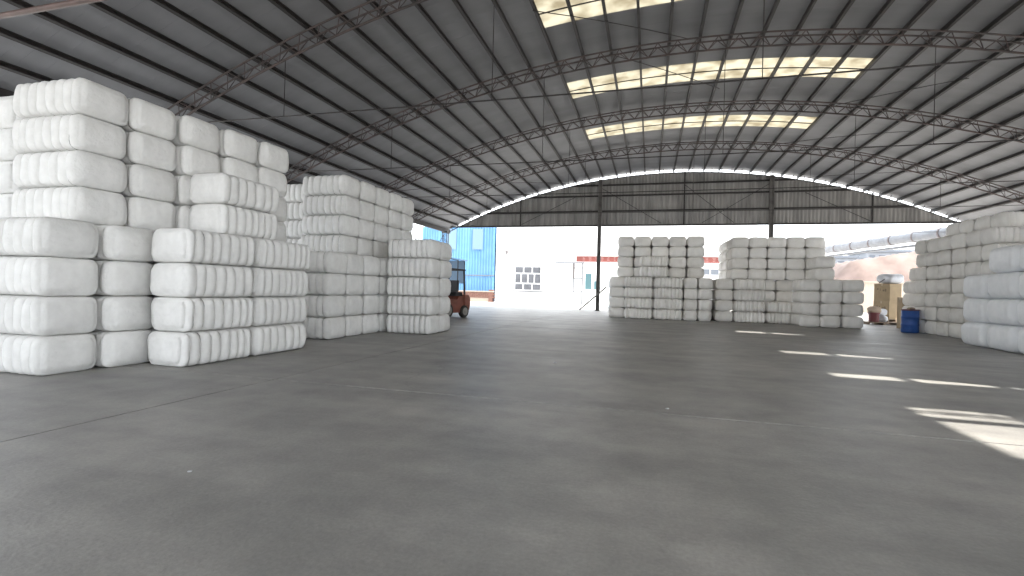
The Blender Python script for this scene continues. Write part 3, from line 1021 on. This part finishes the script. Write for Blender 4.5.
def carton(x, y, z, w, d, h, rz, label, marks=True, name='carton'):
    c = tag(empty(name, (x, y, z), rz), label, 'carton', 'brown cartons by the right stack')
    b_ = MB().box(-w / 2, w / 2, -d / 2, d / 2, 0, h).build('box_body', 'carton', c, bevel=.012)
    MB().box(-w / 2 - .003, w / 2 + .003, -.04, .04, h - .12, h + .003).build('tape_strip', 'tape', c)
    if marks:
        # printed marks, flat on the side that faces the aisle
        for (a_, b2, c0, c1) in ((-.28, -.20, .55, .70), (-.17, -.06, .56, .66), (.08, .12, .60, .72), (.22, .30, .64, .74)):
            MB().box(-w / 2 - .003, -w / 2 - .0005, a_ * d, b2 * d, c0 * h, c1 * h).build('printed_mark', 'print', c)
    return c
RZ = math.radians(32)
bc = Vector((12.16, 30.72))
def pallet(x, y, z, rz, label, L=1.2, W=1.0):
    p = tag(empty('pallet', (x, y, z), rz), label, 'pallet', 'wooden pallets under the cartons')
    for i in range(7):
        yy = -W / 2 + .05 + (W - .1) * i / 6
        MB().box(-L / 2, L / 2, yy - .05, yy + .05, .11, .13).build('deck_board', 'wood', p)
    for i in range(3):
        xx = -L / 2 + .05 + (L - .1) * i / 2
        MB().box(xx - .045, xx + .045, -W / 2, W / 2, .02, .11).build('stringer', 'wood', p)
        MB().box(xx - .05, xx + .05, -W / 2, W / 2, 0.0, .02).build('bottom_board', 'wood', p)
    return p
pallet(12.15, 30.75, 0, RZ, 'wooden pallet under the two tall brown cartons, lower of two')
pallet(12.15, 30.72, .13, RZ, 'wooden pallet right beneath the brown cartons, upper of two')
pallet(11.30, 29.35, 0, math.radians(6), 'low wooden pallet lying before the maroon tub', L=1.5, W=.9)
carton(12.16, 30.74, .26, .84, .84, .93, RZ, 'lower of two large brown cartons stacked on pallets')
carton(12.17, 30.73, 1.19, .83, .84, .93, RZ, 'upper of two large brown cartons, a white sheet on it')
carton(11.12, 26.1, 0, .60, .55, 1.40, 0, 'tall narrow tan carton standing behind the blue drum', marks=False)

def sack(x, y, z, rx, ry, h, rz, m, label, name='sack', seed=1, group='sacks and sheets by the cartons', cat='sack'):
    rg = random.Random(seed)
    ph = [rg.uniform(0, 6.28) for _ in range(6)]
    mb = MB()
    nu, nv = 28, 12
    vv, ff = [], []
    for j in range(nv + 1):
        ph_ = math.pi * j / nv
        for i in range(nu):
            th = 2 * math.pi * i / nu
            e = 0.55
            cx, sx = math.cos(th), math.sin(th)
            sp, cp = math.sin(ph_), math.cos(ph_)
            f_ = lambda q, e_: math.copysign(abs(q) ** e_, q)
            r_ = 1 + .06 * math.sin(3 * th + ph[0]) + .05 * math.sin(5 * th + 3 * ph_ + ph[1])
            zz = (f_(cp, .8) + 1) / 2 * h * (1 + .12 * math.sin(2 * th + ph[2]) * sp)
            vv.append((rx * f_(cx, e) * f_(sp, .6) * r_, ry * f_(sx, e) * f_(sp, .6) * r_, max(0, zz)))
    for j in range(nv):
        for i in range(nu):
            ff.append((j * nu + i, j * nu + (i + 1) % nu, (j + 1) * nu + (i + 1) % nu, (j + 1) * nu + i))
    mb.add(vv, ff)
    o = mb.build(name, m, smooth=True)
    o.location = (x, y, z)
    o.rotation_euler = (0, 0, rz)
    return tag(o, label, cat, group)
sack(12.32, 30.75, 2.12, .58, .44, .52, RZ, 'sack', 'grey white bundled sheet heaped on the upper brown carton', name='bundled_sheet', seed=3, cat='sheet')
wb = MB().bar((11.72, 30.62, 2.15), (12.06, 30.32, 2.50), .07, .03).build('dark_board', 'black')
tag(wb, 'short dark board leaning on the sheet atop the cartons', 'board')
tub = tag(empty('plastic_tub', (11.02, 29.30, .13)), 'maroon tub on the low pallet beside the cartons', 'tub')
MB().lathe([(.20, 0), (.22, .02), (.24, .42), (.26, .44), (.26, .47), (.235, .47)], 24).build('tub_body', 'maroon', tub, smooth=False)
MB().lathe([(.262, .40), (.272, .42), (.272, .46), (.262, .475)], 24).build('rim', 'maroon', tub)
sack(11.02, 29.30, .56, .27, .24, .36, .3, 'tan_sack', 'tan sack sitting on the maroon tub', seed=5)
sack(11.50, 29.55, .13, .22, .22, .34, .9, 'sack', 'small white sack on the pallet, lower of two by the cartons', seed=8)
sack(11.45, 29.58, .46, .22, .20, .34, .2, 'sack', 'small white sack on top of another beside the cartons', seed=9)
sack(9.98, 23.16, .90, .13, .10, .10, .4, 'tan_sack', 'crumpled tan rag lying on the blue drum lid', name='rag', seed=11, cat='rag')

# stray fibre tufts on the floor
for (x, y, sc_, lab) in ((-2.99, 2.67, .010, 'tiny white fibre tuft on the near floor at left'), (-1.61, 8.77, .022, 'tiny white fibre tuft on the floor midway down the hall'), (.22, 5.85, .013, 'tiny pale fibre tuft on the floor right of centre')):
    sack(x, y, 0, sc_ * 1.4, sc_, sc_ * .9, .5, 'sack', lab, name='fibre_tuft', seed=int(x * 100) + 500, group='fibre tufts on the floor', cat='tuft')

# ------------------------------------------------------------------ the yard beyond the hall
WY = 48.0
ww = tag(empty('white_building', (-15.15, WY, 0)), 'white rendered building with a gridded window beyond the open end', 'building')
def wpart(mb, name, m, par=ww):
    o = mb.build(name, m, par)
    if par is ww:
        o.location = -Vector(ww.location)
    return o
wpart(MB().box(-15.15, 9.0, WY, WY + 8, 0, 9.0), 'wall', 'white_wall')
wpart(MB().box(-15.15, -6.9, WY - .06, WY, 0, .95), 'plinth', 'white_wall')
wpart(MB().box(-15.3, 9.1, WY - .15, WY + 8.2, 9.0, 9.25), 'roof_slab', 'white_wall')
wf = wpart(MB().box(-13.20, -10.34, WY - .04, WY - .001, 1.22, 3.66), 'window_frame', 'frame')
rows = ((2.98, 3.58, 3), (1.98, 2.88, 4), (1.30, 1.88, 3))
for z0, z1, n in rows:
    for i in range(n):
        a_ = -13.12 + 2.70 * i / n + .05
        b_ = -13.12 + 2.70 * (i + 1) / n - .05
        MB().box(a_, b_, WY - .055, WY - .03, z0, z1).build('pane', 'glass', wf)
wpart(MB().box(-13.4, -10.15, WY - .14, WY, 1.10, 1.20), 'window_sill', 'grey_metal')
lm = wpart(MB().box(-14.12, -13.88, WY - .30, WY - .05, 4.95, 5.22).box(-14.05, -13.95, WY - .2, WY, 4.75, 4.98), 'wall_lamp', 'lamp')
# recessed porch with a door, pipe frame and the long red sign above it
wpart(MB().box(-6.2, -5.3, WY - .03, WY - .001, .15, 3.1), 'door', 'frame')
wpart(MB().box(-6.05, -5.45, WY - .05, WY - .03, 1.5, 3.0), 'door_glass', 'teal_glass')
wpart(MB().box(-5.2, -4.6, WY - .05, WY - .001, 1.5, 2.3), 'side_pane', 'teal_glass')
sg = tag(empty('sign_board', (-.6, WY - .5, 4.4)), 'long faded red sign board above the white building entrance', 'sign')
MB().box(-6.3, 6.5, -.05, .05, -.27, .27).build('board', 'sign', sg)
rg = random.Random(4)
x = -5.7
while x < 6.0:           # worn, unreadable characters: only pale strokes remain
    w_ = rg.uniform(.22, .34)
    for q in range(3):
        z_ = -.14 + .13 * q
        MB().box(x + rg.uniform(0, .08), x + w_ - rg.uniform(0, .08), -.058, -.05, z_, z_ + .05).build('faded_stroke', 'letters', sg)
    x += w_ + .30
MB().box(-6.4, 6.6, -.10, .12, .27, .33).build('top_flashing', 'frame', sg)
for xx in (-5.9, 6.1):
    MB().tube([(xx, 0, -.2), (xx, .5, -.2)], .04, 6).build('bracket', 'grey_metal', sg)
pf = tag(empty('porch_scaffold', (-6.65, WY - .9, 0)), 'thin grey pipe frame standing at the entrance of the white building', 'scaffold')
for dx in (-.42, .42):
    MB().tube([(dx, 0, 0), (dx, 0, 4.0)], .065, 8).build('upright', 'grey_metal', pf)
for z in (1.25, 2.5, 3.5):
    MB().tube([(-.42, 0, z), (.42, 0, z)], .045, 8).build('rung', 'grey_metal', pf)
MB().tube([(-2.2, 0, 4.0), (.6, 0, 4.0)], .07, 8).build('top_pipe', 'grey_metal', pf)
MB().box(-.52, -.32, -.1, .1, 2.5, 3.9).build('downpipe_sleeve', 'lamp', pf)
lw = tag(empty('low_window', (5.2, WY - .02, 3.3)), 'small grey window seen through the gap between the centre stacks', 'window')
MB().box(-.8, .8, -.06, 0, -.32, .42).build('window_frame', 'frame', lw)
for dx in (-.38, .38):
    MB().box(dx - .33, dx + .33, -.08, -.05, -.22, .3).build('pane', 'far_roof', lw)

bb = tag(empty('blue_building', (-15.3, WY, 0)), 'blue corrugated metal building beyond the forklift', 'building')
n = 9
for i in range(n):
    a_, b_ = -8.1 + .9 * i, -8.1 + .9 * (i + 1)
    for (z0, z1) in ((.9, 2.62), (2.68, 7.7)):
        vv, ff = [], []
        q = 12
        for j in range(q + 1):
            x = a_ + (b_ - a_) * j / q
            d = -.05 if j % 4 in (1, 2) else 0.0
            vv += [(x, d, z0), (x, d, z1), (x, d + .03, z1), (x, d + .03, z0)]
        for j in range(q):
            for s in range(4):
                ff.append((j * 4 + s, j * 4 + (s + 1) % 4, (j + 1) * 4 + (s + 1) % 4, (j + 1) * 4 + s))
        ff += [(0, 1, 2, 3), (q * 4 + 3, q * 4 + 2, q * 4 + 1, q * 4)]
        MB().add(vv, ff).build('cladding_sheet', 'blue_wall', bb)
MB().box(-8.1, 0, .05, 6, 0, 7.7).build('wall_core', 'blue_wall', bb)
MB().box(-8.1, 0, -.08, 0.0, 2.60, 2.70).build('rail', 'far_roof', bb)
for a_ in (-5.3, -2.4):
    MB().box(a_, a_ + 1.1, -.10, -.04, 5.3, 7.4).build('light_panel', 'pale_blue', bb)
bk = tag(empty('brick_planter', (-16.6, WY - 1.6, 0)), 'low red brick wall with pale coping before the blue building', 'wall')
MB().box(-2.2, 1.75, -.18, .18, 0, .98).build('core', 'cream', bk)
bm_ = MB().box(0, .44, 0, .04, 0, .125).mesh('brick', 'brick')
for r in range(4):
    for i in range(9):
        o = link('brick', bm_, bk)
        o.location = (-2.2 + .46 * i - (.2 if r % 2 else 0) + .1, -.215, .40 + .14 * r)
MB().box(-2.25, 1.8, -.25, .25, .98, 1.08).build('coping', 'cream', bk)
MB().box(1.35, 1.75, -.24, .24, 0, 1.22).build('end_pier', 'brick', bk)

sh = tag(empty('lean_to_shed', (-13.05, 30.6, 0)), 'small pale roofed shelter peeking over the forklift', 'shelter')
for dx in (-1.0, 1.0):
    for dy in (-.6, .6):
        MB().tube([(dx, dy, 0), (dx, dy, 3.1)], .035, 8).build('post', 'steel', sh)
MB().prism([(-1.15, 3.45), (1.15, 3.12), (1.15, 3.17), (-1.15, 3.50)], -.8, .8).build('roof_panel', 'pale_blue', sh)
MB().bar((-1.12, -.8, 3.40), (1.12, -.8, 3.08), .05).build('eave_rail', 'steel', sh)
MB().box(-1.0, 1.0, .58, .62, 1.6, 3.15).build('back_panel', 'pale_blue', sh)

# foil-wrapped pipe bridge
pb = tag(empty('pipe_bridge', (15.9, 43.1, 0)), 'foil wrapped overhead pipe running across the yard at right', 'pipe')
pA, pB = Vector((13.6, 53.5, 5.45)), Vector((17.9, 33.0 + 1.6, 5.5))
off = -Vector(pb.location)
n = 9
for i in range(n):
    a_, b_ = pA.lerp(pB, i / n), pA.lerp(pB, (i + .97) / n)
    o = MB().tube([a_, b_], .34 + .015 * (i % 2), 16).build('pipe_section', 'pipe', pb)
    o.location = off
    if i:
        o = MB().tube([a_ - (b_ - a_).normalized() * .09, a_ + (b_ - a_).normalized() * .02], .375, 16).build('joint_band', 'pipe_band', pb)
        o.location = off
o = MB().tube([pA + Vector((.55, 0, -.5)), pB + Vector((.55, 0, -.5))], .10, 10).build('small_pipe', 'pipe', pb)
o.location = off
for f_ in (.04, .97):
    p = pA.lerp(pB, f_)
    o = MB().tube([(p.x, p.y, 0), (p.x, p.y, p.z - .3)], .09, 8).build('support_post', 'far_wall', pb)
    o.location = off

# earth mound behind a cream wall
def mound():
    nx_, ny_ = 60, 24
    vv, ff = [], []
    rg = random.Random(2)
    for j in range(ny_ + 1):
        for i in range(nx_ + 1):
            u, v = i / nx_, j / ny_
            x, y = 15.0 + 26 * u, 52.5 + 16 * v
            prof = min(1, u / .17) ** .8 * .80 + .22 * min(1, max(0, (u - .17) / .3))
            if u > .7:
                prof *= max(0, 1 - (u - .7) / .3)
            z = 6.2 * prof * min(1, v / .25) ** .8 * (1 - max(0, (v - .6) / .4) ** 2)
            z += .12 * math.sin(2.1 * x + 1.3 * y) * (z > .2) + .08 * math.sin(4.7 * x - 3.1 * y) * (z > .2)
            vv.append((x, y, max(-.1, z)))
    for j in range(ny_):
        for i in range(nx_):
            q = j * (nx_ + 1) + i
            ff.append((q, q + 1, q + nx_ + 2, q + nx_ + 1))
    return MB().add(vv, ff).build('earth_mound', 'mound', smooth=True)
tag(mound(), 'broad brown earth mound rising behind the right stacks', 'mound')
cwall = tag(empty('boundary_wall', (20.5, 51.8, 0)), 'cream rendered wall at the foot of the earth mound', 'wall')
MB().box(-4.6, 12, -.12, .12, 0, 2.75).build('wall_panel', 'cream', cwall)
MB().box(-4.7, 12.1, -.18, .18, 2.75, 2.87).build('coping', 'cream', cwall)
for x, w_, h_, nn, lab in ((22.5, 3.6, 6.6, 3, 'pale far building just left under the overhead pipe'), (27.3, 6.5, 7.4, 6, 'pale far building with a window row behind the mound')):
    fb = tag(empty('far_building', (x, 75, 0)), lab, 'building', 'pale buildings beyond the mound')
    MB().box(0, w_, 0, 6, 0, h_).build('wall', 'far_wall', fb)
    MB().box(-.2, w_ + .2, -.3, 6.2, h_, h_ + .3).build('roof', 'far_roof', fb)
    for i in range(nn):
        MB().box(.25 + i * (w_ / nn), .25 + i * (w_ / nn) + w_ / nn * .6, -.06, 0, h_ - 1.2, h_ - .4).build('window', 'far_roof', fb)
